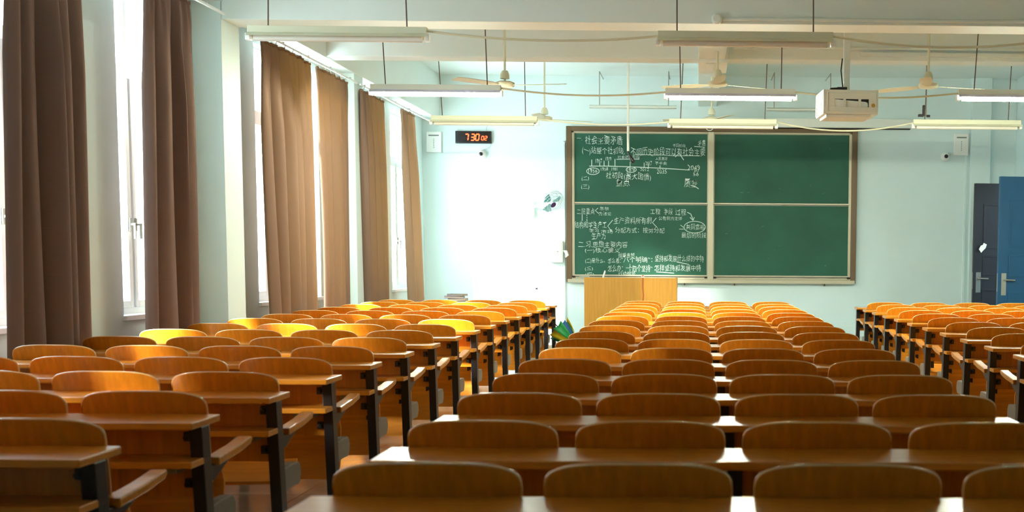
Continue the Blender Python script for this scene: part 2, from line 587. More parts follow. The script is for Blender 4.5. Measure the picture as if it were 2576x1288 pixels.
def make_desk(front=False):
    r = thing('bench_desk', 'x', 'desk', (0, 0, 0), 'long lecture desks')
    put('desktop', desk_meshes['desktop'], r)
    put('modesty_panel', desk_meshes['modesty_panel'], r)
    put('book_shelf', desk_meshes['book_shelf'], r)
    for i in range(3):
        x = (-HL+.012+.024)+(2*HL-.072)*i/2
        put('leg', LEG, r).location.x = x
    for s in (-1, 1):
        if not front:
            put('armrest', ARM, r).location.x = s*(HL-.03)
            put('armrest_bracket', ARMB, r).location.x = s*(HL-.03)
            put('hinge_cover', HING, r).location.x = s*(HL-.05)
        put('shelf_bracket', SHB, r).location.x = s*(HL-.14)
        for z in (.695, .52):
            c = put('panel_clip', CLIP, r)
            c.location = (s*(HL-.085), 0, z)
    return r

# chair
def back_mesh():
    a, b, n = .2385, .07, 3.1
    zt, zb = .80-Z0, .50
    zc = zt-b
    NX, NZ = 28, 8
    th = .013
    def pt(x, t, side):
        zz = zc + b*(max(0, 1-abs(x/a)**n))**(1/n)
        z = zb+(zz-zb)*t
        h = (z-zb)/(zt-zb)
        y = .042*(1-h)-.004 - .022*(1-(x/a)**2)*(.35+.65*h) + .012*max(0, h-.8)*5*-1
        return (x, y+side*th, z)
    xs = [a*math.sin(PI/2*(-1+2*i/NX)) for i in range(NX+1)]
    vs, fs, rim = [], [], []
    for side in (0, 1):
        for x in xs:
            for j in range(NZ+1):
                vs.append(pt(x, j/NZ, side))
    st = (NX+1)*(NZ+1)
    for side in (0, 1):
        for i in range(NX):
            for j in range(NZ):
                p = side*st+i*(NZ+1)+j
                q = (p, p+1, p+NZ+2, p+NZ+1)
                fs.append(q if side == 0 else q[::-1])
    def col(i, j): return i*(NZ+1)+j
    loop = [col(0, j) for j in range(NZ+1)] + [col(i, NZ) for i in range(1, NX+1)] + [col(NX, j) for j in range(NZ-1, -1, -1)] + [col(i, 0) for i in range(NX-1, 0, -1)]
    r0_ = len(fs)
    for k in range(len(loop)):
        p, q = loop[k], loop[(k+1) % len(loop)]
        fs.append((p, q, q+st, p+st))
    me = bpy.data.meshes.new('backrest')
    me.from_pydata(vs, [], fs)
    for m_ in (M['wood'], M['edge']):
        me.materials.append(m_)
    for k in range(r0_, len(fs)):
        me.polygons[k].material_index = 1
    bm = bmesh.new()
    bm.from_mesh(me)
    bmesh.ops.remove_doubles(bm, verts=bm.verts, dist=1e-5)
    bmesh.ops.recalc_face_normals(bm, faces=bm.faces)
    es = [e for e in bm.edges if len(e.link_faces) == 2 and e.link_faces[0].material_index != e.link_faces[1].material_index]
    bmesh.ops.bevel(bm, geom=es, offset=.0055, segments=2, affect='EDGES', profile=.5, material=1)
    for f in bm.faces:
        f.smooth = True
    bm.to_mesh(me)
    bm.free()
    return me

def seat_mesh():
    # hinge along x at the origin, plate runs forward along +y with a rolled front edge
    a, L, th = .215, .385, .014
    NX, NY = 12, 14
    vs, fs = [], []
    def pt(i, j, s):
        u = -1+2*i/NX
        v = j/NY
        wy = 1-.06*abs(u)**4*v
        hw = a*(1-.10*max(0, v-.75)*4*abs(u)**3)
        z = .012*(2*v-1)**2 - .006 - .02*max(0, v-.85)**2*40 - .006*(1-u*u)
        return (u*hw*(1-.05*max(0, .2-v)*5*abs(u)**3), L*(v-.5), z-s*th)
    for s in (0, 1):
        for i in range(NX+1):
            for j in range(NY+1):
                vs.append(pt(i, j, s))
    st = (NX+1)*(NY+1)
    for s in (0, 1):
        for i in range(NX):
            for j in range(NY):
                p = s*st+i*(NY+1)+j
                fs.append((p, p+NY+1, p+NY+2, p+1))
    lp = [j for j in range(NY+1)] + [i*(NY+1)+NY for i in range(1, NX+1)] + [NX*(NY+1)+j for j in range(NY-1, -1, -1)] + [i*(NY+1) for i in range(NX-1, 0, -1)]
    for k in range(len(lp)):
        p, q = lp[k], lp[(k+1) % len(lp)]
        fs.append((p, q, q+st, p+st))
    return MB().add(vs, fs).mesh('seat', M['woodx'], 0, True)
BACK, SEAT = back_mesh(), seat_mesh()
BRK = MB().box(-.016, .016, -.057, .236, .475, .50).box(-.016, .016, .216, .236, .37, .475).box(-.016, .016, -.057, -.02, .50, .60).mesh('seat_bracket', M['black'], .003)

def make_chair():
    r = thing('tip_up_chair', 'x', 'chair', (0, 0, 0), 'plywood tip-up chairs')
    put('backrest', BACK, r)
    s = put('seat', SEAT, r)
    s.location = (0, .205, .388)
    s.rotation_euler = (math.radians(84), 0, 0)
    for q in (-1, 1):
        put('seat_bracket', BRK, r).location.x = q*.15
    return r

ORD = ['first', 'second', 'third', 'fourth', 'fifth', 'sixth', 'seventh', 'eighth', 'ninth', 'tenth', 'eleventh',
       'twelfth', 'thirteenth', 'fourteenth', 'fifteenth', 'sixteenth']
# only the seats in or just beside the view
VISIBLE = {'middle': lambda k, j: True,
           'window': lambda k, j: k >= 1 and (BX['window']+(j-1.5)*S+.24) > CAM.x - .541*(k*P-CAM.y) - .3,
           'door': lambda k, j: k >= 4 and (BX['door']+(j-1.5)*S-.24) < CAM.x + .250*(k*P-CAM.y) + .6}
DOWN = {('window', 3, 3), ('door', 10, 0)}
proto_d, proto_c, proto_f = None, None, None
for blk in ('middle', 'window', 'door'):
    for k in range(NR):
        js = [j for j in range(4) if VISIBLE[blk](k, j)]
        if not js:
            continue
        if proto_d is None:
            d = proto_d = make_desk()
        else:
            d = copy_tree(proto_d)
        d.location = (BX[blk], k*P, Z0)
        d['label'] = 'long wooden desk behind the %s row of chairs from the chalkboard, %s block' % (ORD[NR-1-k], blk)
        for j in js:
            if proto_c is None:
                c = proto_c = make_chair()
            else:
                c = copy_tree(proto_c)
            c.location = (BX[blk]+(j-1.5)*S, k*P, Z0)
            c['label'] = 'plywood tip-up chair, %s seat from the window side, %s row from the chalkboard, %s block' % (ORD[j], ORD[NR-1-k], blk)
            if (blk, k, j) in DOWN:
                for ch in c.children:
                    if ch.name.startswith('seat') and not ch.name.startswith('seat_b'):
                        ch.rotation_euler = (math.radians(9), 0, 0)
    f_ = make_desk(True) if proto_f is None else copy_tree(proto_f)
    proto_f = f_
    f_.location = (BX[blk], NR*P, Z0)
    f_['label'] = 'long wooden desk without chairs at the very front of the %s block' % blk

# ------------------------------------------------------------------ hanging lamps
def cable(label, a, b, sag, r=.009, name='power_cable', m='cream'):
    a, b = Vector(a), Vector(b)
    pts = []
    for i in range(25):
        t = i/24
        p = a.lerp(b, t)
        p.z -= sag*4*t*(1-t)
        pts.append(p)
    return tag(MB().tube(pts, r, 8).build(name, M[m], None, 0, True), label, 'cable', 'sagging lamp cables')

def lamp(x0, x1, ym, Y, label, lit, grp, rods, rod_top):
    a, b = at(x0, ym, Y), at(x1, ym, Y)
    c = (a+b)/2
    L = (b-a).length
    root = thing('fluorescent_lamp', label, 'lamp', c, grp)
    h = L/2
    MB().prism([(-.035, .052), (.035, .052), (.04, .0), (-.04, .0)], -h, h, 'x').build('housing', M['white'] if lit else M['cream'], root, .004)  # lit lamps take whiter enamel, their glow put into the colour
    MB().prism([(-.045, .0), (.045, .0), (.078, -.028), (.072, -.028), (.04, -.006), (-.04, -.006), (-.072, -.028), (-.078, -.028)], -h, h, 'x').build('reflector', M['refl'] if lit else M['cream'], root)
    MB().tube([(-h+.04, 0, -.034), (h-.04, 0, -.036)], .025, 14).build('tube', M['tube'] if lit else M['tubeoff'], root, 0, True)
    for s in (-1, 1):
        MB().box(s*h-.018, s*h+.018, -.03, .03, -.055, .0).build('end_cap', M['plastic'], root, .005)
    for px, ptop in rods:
        p = at(px, ym, Y)-c
        q = at(ptop[0], ptop[1], Y)
        d = q-c-p
        top = p + d*((rod_top-c.z-.05)/d.z)
        top.z = rod_top-c.z
        MB().tube([(p.x, 0, .05), (top.x, 0, top.z)], .0055, 8).build('rod', M['rod'], root, 0, True)
        MB().lathe([(.03, -.014), (.03, 0)], (top.x, 0, top.z), 12).build('ceiling_plate', M['cream'], root)
    return c, a, b

Y1, Y2, Y3 = 6.8, 9.6, 12.4
g1, g2, g3 = 'unlit lamps in the row nearest the camera', 'lit lamps in the middle row', 'unlit lamps in the row over the front desks'
A1 = lamp(625, 1075, 85, Y1, 'unlit hanging tube lamp beside the golden curtain, in the nearest row', 0, g1, [(675, (675, 5)), (1024, (1021, 5))], ZC)
A2 = lamp(1655, 2095, 98, Y1, 'unlit hanging tube lamp in the nearest row, over the middle block', 0, g1, [(1703, (1703, 5)), (2046, (2046, 5))], ZC)
B1 = lamp(933, 1260, 227, Y2, 'lit hanging tube lamp closest to the curtains', 1, g2, [(970, (960, 70)), (1226, (1220, 70))], ZC)
B2 = lamp(1674, 2001, 237, Y2, 'lit hanging tube lamp over the middle block, beside the projector cage', 1, g2, [(1712, (1709, 75)), (1965, (1968, 78))], ZC)
B3 = lamp(2410, 2737, 240, Y2, 'lit hanging tube lamp cut by the frame, closest to the doors', 1, g2, [(2450, (2462, 80)), (2700, (2714, 80))], ZC)
C1 = lamp(1085, 1352, 303, Y3, 'unlit hanging tube lamp above the red digital clock', 0, g3, [(1113, (1097, 70)), (1322, (1318, 72))], ZC)
C2 = lamp(1683, 1953, 311, Y3, 'unlit hanging tube lamp just above the centre post of the chalkboard', 0, g3, [(1712, (1722, 80)), (1924, (1933, 80))], ZC)
C3 = lamp(2297, 2567, 313, Y3, 'unlit hanging tube lamp between the chalkboard and the doors', 0, g3, [(2326, (2338, 90)), (2536, (2549, 90))], ZC)
dz = Vector((0, 0, .02))
cable('pale cable sagging between the two unlit lamps of the nearest row', A1[2]+dz, A2[1]+dz, .05)
cable('pale cable sagging from the nearest row of lamps out towards the doors', A2[2]+dz, A2[2]+dz+Vector((1.75, 0, .0)), .075)
cable('white cable sagging between the lit lamp by the curtains and the middle lit lamp', B1[2]+dz, B2[1]+dz, .05)
cable('white cable passing behind the projector cage between two lit lamps', B2[2]+dz, B3[1]+dz, .05)
cable('cable sagging between the unlit lamps above clock and chalkboard', C1[2]+dz, C2[1]+dz, .05)
cable('cable sagging across the top right corner of the chalkboard', C2[2]+dz, C3[1]+dz, .10)

# chalkboard lamps on wall arms
for (x0, x1, y, ra, rb, lb) in ((1483, 1702, 268, (1508, 180), (1682, 180), 'slim white chalkboard lamp on thin arms above the written left panel'),
                                (1928, 2110, 275, (1948, 183), (2090, 185), 'slim white chalkboard lamp on thin arms behind the projector cage')):
    a, b = at(x0, y, 16.4), at(x1, y, 16.4)
    r = thing('chalkboard_lamp', lb, 'lamp', (a+b)/2, 'lamps over the chalkboard')
    h = (b-a).length/2
    MB().prism([(-.05, .0), (.05, .03), (.05, .0), (.04, -.03), (-.05, -.02)], -h, h, 'x').build('lamp_shade', M['white'], r, .003)
    for q in (ra, rb):
        p = at(q[0], q[1], 16.4)-(a+b)/2
        MB().tube([(p.x, 0, .02), (p.x, 0, p.z), (p.x, .795, p.z)], .007, 8).build('arm', M['lgrey'], r, 0, True)

# ------------------------------------------------------------------ ceiling fans
def fan(px, py, Y, rot, label):
    c = at(px, py, Y)
    r = thing('ceiling_fan', label, 'fan', c, 'ceiling fans')
    MB().lathe([(.02, -.03), (.085, -.028), (.1, -.01), (.1, .015), (.06, .03), (.02, .034)], (0, 0, 0), 24).build('motor', M['cream'], r, 0, True)
    MB().lathe([(.022, .05), (.048, .055), (.045, .10), (.03, .135), (.014, .14)], (0, 0, 0), 20).build('canopy_cup', M['cream'], r, 0, True)
    MB().tube([(0, 0, .03), (0, 0, ZC-c.z)], .012, 12).build('down_rod', M['cream'], r, 0, True)
    for k in range(3):
        R = Matrix.Rotation(rot+k*2*PI/3, 3, 'Z') @ Matrix.Rotation(.16, 3, 'X')
        vs = []
        for (x, w) in ((.07, .02), (.16, .035), (.2, .055), (.45, .062), (.62, .055), (.64, .045)):
            for z in (-.003, .003):
                vs += [R @ Vector((x, -w, z-.01)), R @ Vector((x, w, z-.01))]
        fs = []
        for i in range(5):
            b = i*4
            fs += [(b, b+1, b+5, b+4), (b+2, b+6, b+7, b+3), (b, b+4, b+6, b+2), (b+1, b+3, b+7, b+5)]
        fs += [(0, 2, 3, 1), (20, 21, 23, 22)]
        MB().add(vs, fs).build('blade', M['cream'], r)
    MB().lathe([(.012, ZC-c.z-.1), (.05, ZC-c.z-.06), (.06, ZC-c.z)], (0, 0, 0), 18).build('ceiling_rose', M['cream'], r, 0, True)
fan(1270, 212, 10.2, -.2, 'cream ceiling fan just behind the right end of the first lit lamp')
fan(1805, 210, 10.2, .55, 'cream ceiling fan right above the middle lit lamp')
fan(2335, 215, 10.2, .3, 'cream ceiling fan between the projector cage and the last lit lamp')
fan(1370, 298, 13.9, .45, 'small distant ceiling fan at the end of the unlit lamp above the clock')
fan(1790, 300, 13.9, .9, 'distant ceiling fan hanging above the centre post of the chalkboard')

# ------------------------------------------------------------------ projector cage
a, b = at(2067, 226, 9.15), at(2206, 288, 9.15)
r = thing('projector_cage', 'white metal projector cage with three window slots and a yellow sticker', 'projector cage', ((a.x+b.x)/2, 9.35, (a.z+b.z)/2))
w, hh, dpt = (b.x-a.x)/2, (a.z-b.z)/2, .22
r.rotation_euler = (0, 0, .06)
fr = MB()
x = [-w, -w+.105, -w+.18, -w+.205, -w+.32, -w+.345, -w+.42, w]
def cage_face(mb, y0, y1):
    mb.box(-w, w, y0, y1, hh-.085, hh).box(-w, w, y0, y1, -hh, -hh+.065)
    xs = [-w+.11, -w+.19, -w+.215, -w+.335, -w+.36, -w+.435]
    mb.box(-w, xs[0], y0, y1, -hh+.065, hh-.085).box(xs[1], xs[2], y0, y1, -hh+.065, hh-.085)
    mb.box(xs[3], xs[4], y0, y1, -hh+.065, hh-.085).box(xs[5], w, y0, y1, -hh+.065, hh-.085)
cage_face(fr, -dpt, -dpt+.012)
fr.box(-w, w, -dpt+.012, dpt, hh-.012, hh).box(-w, w, -dpt+.012, dpt, -hh, -hh+.012)
fr.box(-w, w, dpt-.012, dpt, -hh+.012, hh-.012)
for s in (-1, 1):
    for i in range(5):
        y = -dpt+.03+i*.09
        fr.box(s*w-.006, s*w+.006, y, y+.05, -hh+.012, hh-.012)
fr.build('cage', M['white'], r, .002)
dr = MB()
e = .008
dr.box(-w+.035, w-.02, -dpt-e, -dpt, hh-.03, hh-.022).box(-w+.035, w-.02, -dpt-e, -dpt, -hh+.02, -hh+.028)
dr.box(-w+.035, -w+.043, -dpt-e, -dpt, -hh+.028, hh-.03).box(w-.028, w-.02, -dpt-e, -dpt, -hh+.028, hh-.03)
dr.build('door_rim', M['white'], r, .001)
pj = MB().box(-w+.07, w-.09, -dpt+.018, dpt-.06, -hh+.02, hh-.094, Matrix.Rotation(.07, 3, 'Y'))
MB().box(-w+.015, w-.015, dpt-.03, dpt-.014, -hh+.014, hh-.014).build('shade_backing', M['dark'], r)  # dark sheet stands in for the shade inside the cage
pj.build('projector', M['plastic'], r, .03, True)
MB().lathe([(.05, 0), (.06, .03), (.04, .05)], (w-.18, dpt-.06, -.03), 20, Matrix.Rotation(-PI/2, 3, 'X')).build('lens', M['dark'], r)
MB().lathe([(.018, 0), (.018, .003)], (w-.05, -dpt-.001, -.03), 18, Matrix.Rotation(PI/2, 3, 'X')).build('sticker', M['brass'], r)
MB().box(-.03, .03, .02, .08, hh, ZC-r.location.z).build('pole', M['white'], r, .004)
MB().box(-.10, -.02, -.04, .06, hh, hh+.05).prism([(-.18, hh+.03), (-.02, hh+.04), (-.02, hh+.012), (-.18, hh+.006)], -.12, -.06, 'y').build('cable_bundle', M['dark'], r, .006)
MB().tube([(-.05, -.05, hh+.04), (-.07, -.05, hh+.2), (-.05, .0, hh+.32)], .006, 8).build('video_cable', M['dark'], r, 0, True)
MB().box(-w+.03, w-.06, -dpt+.02, dpt-.04, -hh-.03, -hh).build('bottom_tray', M['white'], r, .01)

# hanging microphone on a pole, camera bracket on a pole
p0, p1 = at(1578, 152, 14.0), at(1580, 380, 14.0)
r = thing('ceiling_microphone', 'white pole with a black microphone hanging in front of the written chalkboard', 'microphone', (p1.x, 14.0, p1.z))
MB().tube([(0, 0, 0), (0, 0, ZC-p1.z)], .016, 14).build('pole', M['white'], r, 0, True)
MB().tube([(0, 0, .05), (-.005, 0, 0), (.01, 0, -.04), (.05, -.01, -.10)], .012, 10).build('gooseneck', M['dark'], r, 0, True)
MB().tube([(.03, -.005, -.07), (.06, -.01, -.13), (.07, -.012, -.155)], [.02, .03, .018], 14).build('microphone_head', M['dark'], r, 0, True)
p0, p1 = at(2330, 240, 14.0), at(2325, 292, 14.0)
r = thing('camera_mount', 'dark bracket on a thin ceiling pole, above the lamp near the doors', 'bracket', (p1.x, 14.0, p1.z))
MB().tube([(.02, 0, 0), (.02, 0, ZC-p1.z)], .010, 10).build('pole', M['lgrey'], r, 0, True)
MB().box(-.025, .01, -.03, .03, .0, .14).build('arm', M['dark'], r, .006)
MB().box(-.08, -.01, -.03, .03, -.01, .022).box(.03, .075, -.02, .02, -.015, .015).build('clamp', M['dark'], r, .005)

# ceiling conduits
q = at(1803, 48, 7.95)
r = thing('conduit', 'thin pipe with a round box along the face of the nearest beam', 'conduit', (q.x, 7.95, q.z))
MB().tube([(.05, 0, .0), (3.6, 0, 0)], .016, 10).build('pipe', M['ceil'], r, 0, True)
MB().lathe([(.045, -.03), (.045, .02), (.03, .035)], (0, 0, 0), 18, Matrix.Rotation(PI/2, 3, 'X')).build('round_box', M['ceil'], r, 0, True)
q = at(1845, 120, 11.04)
tag(MB().box(q.x, XR-.02, 11.02, 11.05, q.z-.012, q.z+.012).build('cable_trunking', M['ceil'], None, .003), 'thin straight cable trunking along the second beam', 'trunking')
q = at(2165, 135, 11.04)
tag(MB().box(q.x, XR-.02, 11.005, 11.05, q.z-.03, q.z+.012).build('cable_trunking', M['ceil'], None, .003), 'wider cable trunking under the thin one on the second beam', 'trunking')

# ------------------------------------------------------------------ chalkboard
YW = YF
tl, br_ = at(1424, 317, YW-.08), at(2152, 714, YW-.08)
x0, x1, z1, z0 = tl.x, br_.x, tl.z-.0, br_.z
r = thing('chalkboard', 'large green four-panel chalkboard with chalk writing on its left half', 'chalkboard', (0, 0, 0))
D0, D1 = YW-.10, YW-.005
fr = MB()
t = .085
fr.box(x0, x0+t, D0, D1, z0, z1).box(x1-t, x1, D0, D1, z0, z1)
fr.box(x0+t, x1-t, D0, D1, z1-.075, z1)
fr.build('frame', M['bronze'], r, .006)
fr2 = MB()
fr2.box(x0+t, x0+t+.035, D0+.02, D1, z0+.1, z1-.075).box(x1-t-.035, x1-t, D0+.02, D1, z0+.1, z1-.075)
fr2.box(x0+t, x1-t, D0+.02, D1, z1-.10, z1-.075)
fr2.build('inner_frame', M['silver'], r, .004)
xm = at(1788, 500, YW-.1).x
MB().box(xm-.045, xm+.045, D0-.01, D1, z0+.02, z1-.075).build('centre_post', M['silver'], r, .006)
MB().box(x0+.02, x1-.02, D0-.04, D1, z0-.005, z0+.05).box(x0+t, x1-t, D0, D0+.02, z0+.05, z0+.075).box(x0+t, x1-t, D0+.04, D1, z0+.05, z0+.09).build('chalk_tray', M['silver'], r, .006)
for xx in (x0+t+.03, xm-.07, xm+.07, x1-t-.03):
    MB().box(xx-.022, xx+.022, D0-.005, D0+.03, z0+.068, z0+.10).build('stopper', M['dark'], r, .003)
for px in (1722, 1848, 2075):
    xx = at(px, 720, YW-.1).x
    MB().box(xx-.008, xx+.008, YW-.08, YW, z0-.04, z0-.004).build('wall_bracket', M['bronze'], r)
zm = at(1610, 514, YW-.06).z
panels = [(x0+t+.03, xm-.045, zm, z1-.10, .055), (x0+t+.03, xm-.045, z0+.09, zm, .075), (xm+.045, x1-t-.03, zm, z1-.10, .055), (xm+.045, x1-t-.03, z0+.09, zm, .075)]
PN = []
for i, (a, b, c, d, dep) in enumerate(panels):
    o = MB().box(a+.012, b-.012, YW-dep, YW-dep+.02, c+.03, d-.008).build('board_panel', M['board'], r)
    f = MB().box(a+.002, b-.002, YW-dep-.012, YW-dep+.02, c+.008, c+.03).box(a+.002, b-.002, YW-dep-.006, YW-dep+.02, d-.008, d-.001)
    f.box(a+.002, a+.012, YW-dep-.008, YW-dep+.02, c+.03, d-.008).box(b-.012, b-.002, YW-dep-.008, YW-dep+.02, c+.03, d-.008)
    f.build('panel_edge', M['silver'], o, .002)
    PN.append(o)

# chalk writing: characters as font outlines, lines as thin chalk strokes
def glyphs(s, px, py, h, wpx, Y, slant=0, thin=-.013, rot=0):
    """text whose lower left corner shows at (px, py), h pixels high, wpx wide"""
    cu = bpy.data.curves.new('t', 'FONT')
    cu.body = s
    cu.size = 1
    cu.offset = thin
    cu.shear = slant
    cu.resolution_u = 2
    o = bpy.data.objects.new('t', cu)
    COL.objects.link(o)
    bpy.context.view_layer.update()
    me = bpy.data.meshes.new_from_object(o.evaluated_get(bpy.context.evaluated_depsgraph_get()))
    vs = [v.co.copy() for v in me.vertices]
    fs = [tuple(p.vertices) for p in me.polygons]
    bpy.data.objects.remove(o)
    bpy.data.curves.remove(cu)
    bpy.data.meshes.remove(me)
    if not vs:
        return [], []
    mx0, mx1 = min(v.x for v in vs), max(v.x for v in vs)
    my0, my1 = min(v.y for v in vs), max(v.y for v in vs)
    A = at(px, py, Y)
    k = (Y-CAM.y)/F
    W_, H_ = wpx*k, h*k
    ca, sa = math.cos(rot), math.sin(rot)
    out = []
    for v in vs:
        u = (v.x-mx0)/max(mx1-mx0, 1e-6)
        w = (v.y-my0)/max(my1-my0, 1e-6)
        wob = .05*math.sin(u*23+px)*H_ + .03*math.sin(u*57+py)*H_
        X_, Z_ = u*W_, w*H_*(1+.12*math.sin(u*31+py)) + wob
        out.append((A.x+X_*ca-Z_*sa, Y, A.z+X_*sa+Z_*ca))
    return out, fs

class Chalk:
    def __init__(self, panel):
        self.panel = panel
    def text(self, t, px, py, h, w, Y, **k):
        v, f = glyphs(t, px, py, h, w, Y, **k)
        MB().add(v, f).build('chalk_writing', M['chalk'], self.panel)
    def line(self, pts, Y, wpx=1.4):
        k = (Y-CAM.y)/F*wpx/2
        P_ = [at(x, y, Y) for x, y in pts]
        L, Rr = [], []
        for i, p in enumerate(P_):
            d = P_[min(i+1, len(P_)-1)]-P_[max(i-1, 0)]
            n_ = Vector((-d.z, 0, d.x))
            n_ = n_.normalized()*k if n_.length > 1e-9 else Vector((k, 0, 0))
            L.append(p+n_)
            Rr.append(p-n_)
        n = len(L)
        MB().add(L+Rr, [(i, i+1, i+1+n, i+n) for i in range(n-1)]).build('chalk_stroke', M['chalk'], self.panel)
    def oval(self, cx, cy, rx, ry, Y, wpx=1.3):
        return self.line([(cx+rx*math.cos(2*PI*i/28), cy+ry*math.sin(2*PI*i/28)) for i in range(29)], Y, wpx)

YU, YL = YW-.0555-.001, YW-.0755-.001
c = Chalk(PN[0])
U = lambda x, y: (1410+x/5.855, 300+y/5.855)
def UT(s, x, y, h, w, **k):
    p = U(x, y)
    c.text(s, p[0], p[1], h/5.855, w/5.855, YU, **k)
def UL(pts, w=1.3):
    c.line([U(*p) for p in pts], YU, w)
UT('一.', 242, 310, 30, 75)
UT('社会主要矛盾', 362, 368, 120, 545)
UT('(一)站整个社初级,', 320, 525, 115, 620)
UT('不同历史阶段可以有社会主要', 1035, 535, 115, 1085)
UT('矛盾', 2025, 392, 75, 110)
UT('不同阶段', 1655, 412, 45, 185)
UL([(1970, 400), (2120, 412)])
UL([(1090, 520), (1500, 525), (1700, 540), (2050, 535)], 1.1)
UL([(1690, 555), (1745, 500), (1815, 600)], 1.8)
UT('社会初级阶段', 842, 582, 50, 320)
UL([(825, 590), (1160, 588)])
UL([(425, 690), (700, 690), (1100, 703), (1500, 722), (1900, 748)], 1.5)
for x, a, b in ((460, 595, 690), (578, 645, 690), (642, 612, 690), (708, 612, 690), (802, 585, 692), (1025, 628, 770), (1232, 640, 712), (1295, 650, 714), (1466, 680, 720)):
    UL([(x, a), (x, b)], 1.4)
UT('1957', 520, 642, 55, 90)
UT('1979', 665, 608, 50, 82)
UT('2017', 1252, 678, 55, 92)
UT('人民美好', 1400, 605, 50, 172)
UT('不平衡', 1392, 672, 45, 172)
UT('1956', 412, 790, 58, 128)
c.oval(*U(478, 765), 92/5.855, 50/5.855, YU)
UT('1958', 596, 757, 45, 102)
UT('1981', 752, 757, 45, 82)
UT('1978', 988, 765, 45, 105)
c.oval(*U(1042, 742), 74/5.855, 40/5.855, YU)
UT('2012', 1175, 762, 45, 125)
UT('2035', 1420, 800, 62, 142)
UT('2049', 1872, 748, 70, 180)
UT('50', 1965, 775, 40, 70)
UT('56', 1955, 835, 55, 78)
UT('社初段(最大国情)', 668, 885, 112, 655, rot=-.04)
UT('(二)', 312, 910, 64, 105)
UT('(三)', 305, 1032, 68, 118)
UT('重点', 820, 985, 105, 195)
UT('质变', 1822, 1005, 125, 190, rot=-.03)
UL([(1920, 975), (1975, 985), (2035, 1025)], 1.8)

c = Chalk(PN[1])
def LT(s, x, y, h, w, **k):
    c.text(s, 1410+x/5.6, 500+y/5.6, h/5.6, w/5.6, YL, **k)
def LLn(pts, w=1.3):
    c.line([(1410+x/5.6, 500+y/5.6) for x, y in pts], YL, w)
LT('二层重点', 232, 215, 80, 245)
LLn([(530, 130), (490, 165), (540, 210)])
LT('思想', 553, 160, 42, 125)
LT('方法论', 540, 235, 50, 175)
LLn([(305, 215), (305, 312)])
LLn([(372, 225), (372, 240)]); LLn([(374, 258), (374, 272)]); LLn([(372, 285), (374, 315)])
LT('结构和学生产工', 200, 412, 90, 445)
LLn([(735, 300), (665, 385), (715, 450)])
LT('学习', 405, 470, 45, 130)
LT('市场', 570, 490, 55, 165)
LT('生产力', 440, 570, 88, 192)
LT('生产资料所有制', 750, 352, 92, 530, slant=.1)
LLn([(1350, 270), (1295, 335), (1358, 402)])
LT('公有制为主体', 1385, 302, 52, 325)
LT('分配方式：按劳分配', 770, 478, 72, 690)
LT('工程', 1265, 218, 75, 140)
LT('手段', 1458, 222, 80, 120)
LT('过程', 1618, 232, 88, 150)
LLn([(1785, 190), (1835, 215), (1870, 300)], 1.6); LLn([(1825, 262), (1868, 308), (1885, 260)], 1.6)
c.oval(1410+1890/5.6, 500+400/5.6, 150/5.6, 82/5.6, YL)
LT('共同富裕', 1770, 435, 75, 255)
LLn([(1690, 370), (1735, 405)], 1.1); LLn([(1672, 428), (1740, 428)], 1.1)
LT('最后的阶段', 1705, 552, 75, 345)
LT('二.习.思想主要内容', 252, 685, 85, 686)
LT('(一)核心要义', 345, 768, 75, 490)
LT('指导思想', 815, 830, 65, 225)
LT('(二)是什么、怎么看：', 348, 915, 80, 500)
LT('“八个明确”：', 850, 895, 80, 440)
LT('坚持和发展什么样的中特', 1330, 885, 90, 685, slant=.05)
LT('(三)', 345, 1018, 58, 110)
LT('怎么办：“十四个坚持”', 668, 1025, 92, 620)
LT('怎样坚持和发展中特', 1325, 1018, 88, 650)
LLn([(1640, 890), (1810, 925)], 1.2)
LLn([(1350, 1030), (1600, 1048)], 1.6)
LT('行动纲领', 815, 1080, 55, 235)
LT('(四)', 350, 1088, 45, 118)
LLn([(262, 1094), (410, 1097)], 1.8)

# faint wiped chalk smears on the right panels
rnd = random.Random(4)
for pi, n_ in ((2, 9), (3, 8)):
    a, b, c0, d0, dep = panels[pi]
    fm_ = mat('faint_chalk', (110, 140, 124), .9)
    for i in range(n_):
        sm = MB()
        x_, z_ = rnd.uniform(a+.1, b-.2), rnd.uniform(c0+.1, d0-.1)
        ang, L_ = rnd.uniform(-.5, 1.2), rnd.uniform(.015, .05)
        dx_, dz_ = L_*math.cos(ang), L_*math.sin(ang)
        sm.add([(x_, YW-dep-.001, z_), (x_+dx_, YW-dep-.001, z_+dz_), (x_+dx_+.003, YW-dep-.001, z_+dz_+.004), (x_+.003, YW-dep-.001, z_+.004)], [(0, 1, 2, 3)])
        sm.build('chalk_mark', fm_, PN[pi])

# screen housing above the board
a, b = at(1240, 300, YW-.12), at(2295, 320, YW-.12)
z_a, z_b = at(2000, 298, YW-.12).z, at(2000, 321, YW-.12).z
r = thing('screen_housing', 'long white roll-down screen housing above the chalkboard', 'screen', (0, 0, 0))
a = at(1775, 300, YW-.12)
MB().box(a.x, b.x, YW-.17, YW-.01, z_b, z_a).build('housing', M['white'], r, .012)
MB().box(a.x+.03, b.x-.03, YW-.10, YW-.08, z_b-.02, z_b).build('bottom_bar', M['dark'], r, .003)
p = at(1785, 322, YW-.1)
MB().tube([(p.x+.05*math.cos(q), YW-.13, p.z-.005-.035*abs(math.sin(q))) for q in [PI*i/10 for i in range(11)]], .006, 8).build('pull_ring', M['plastic'], r, 0, True)

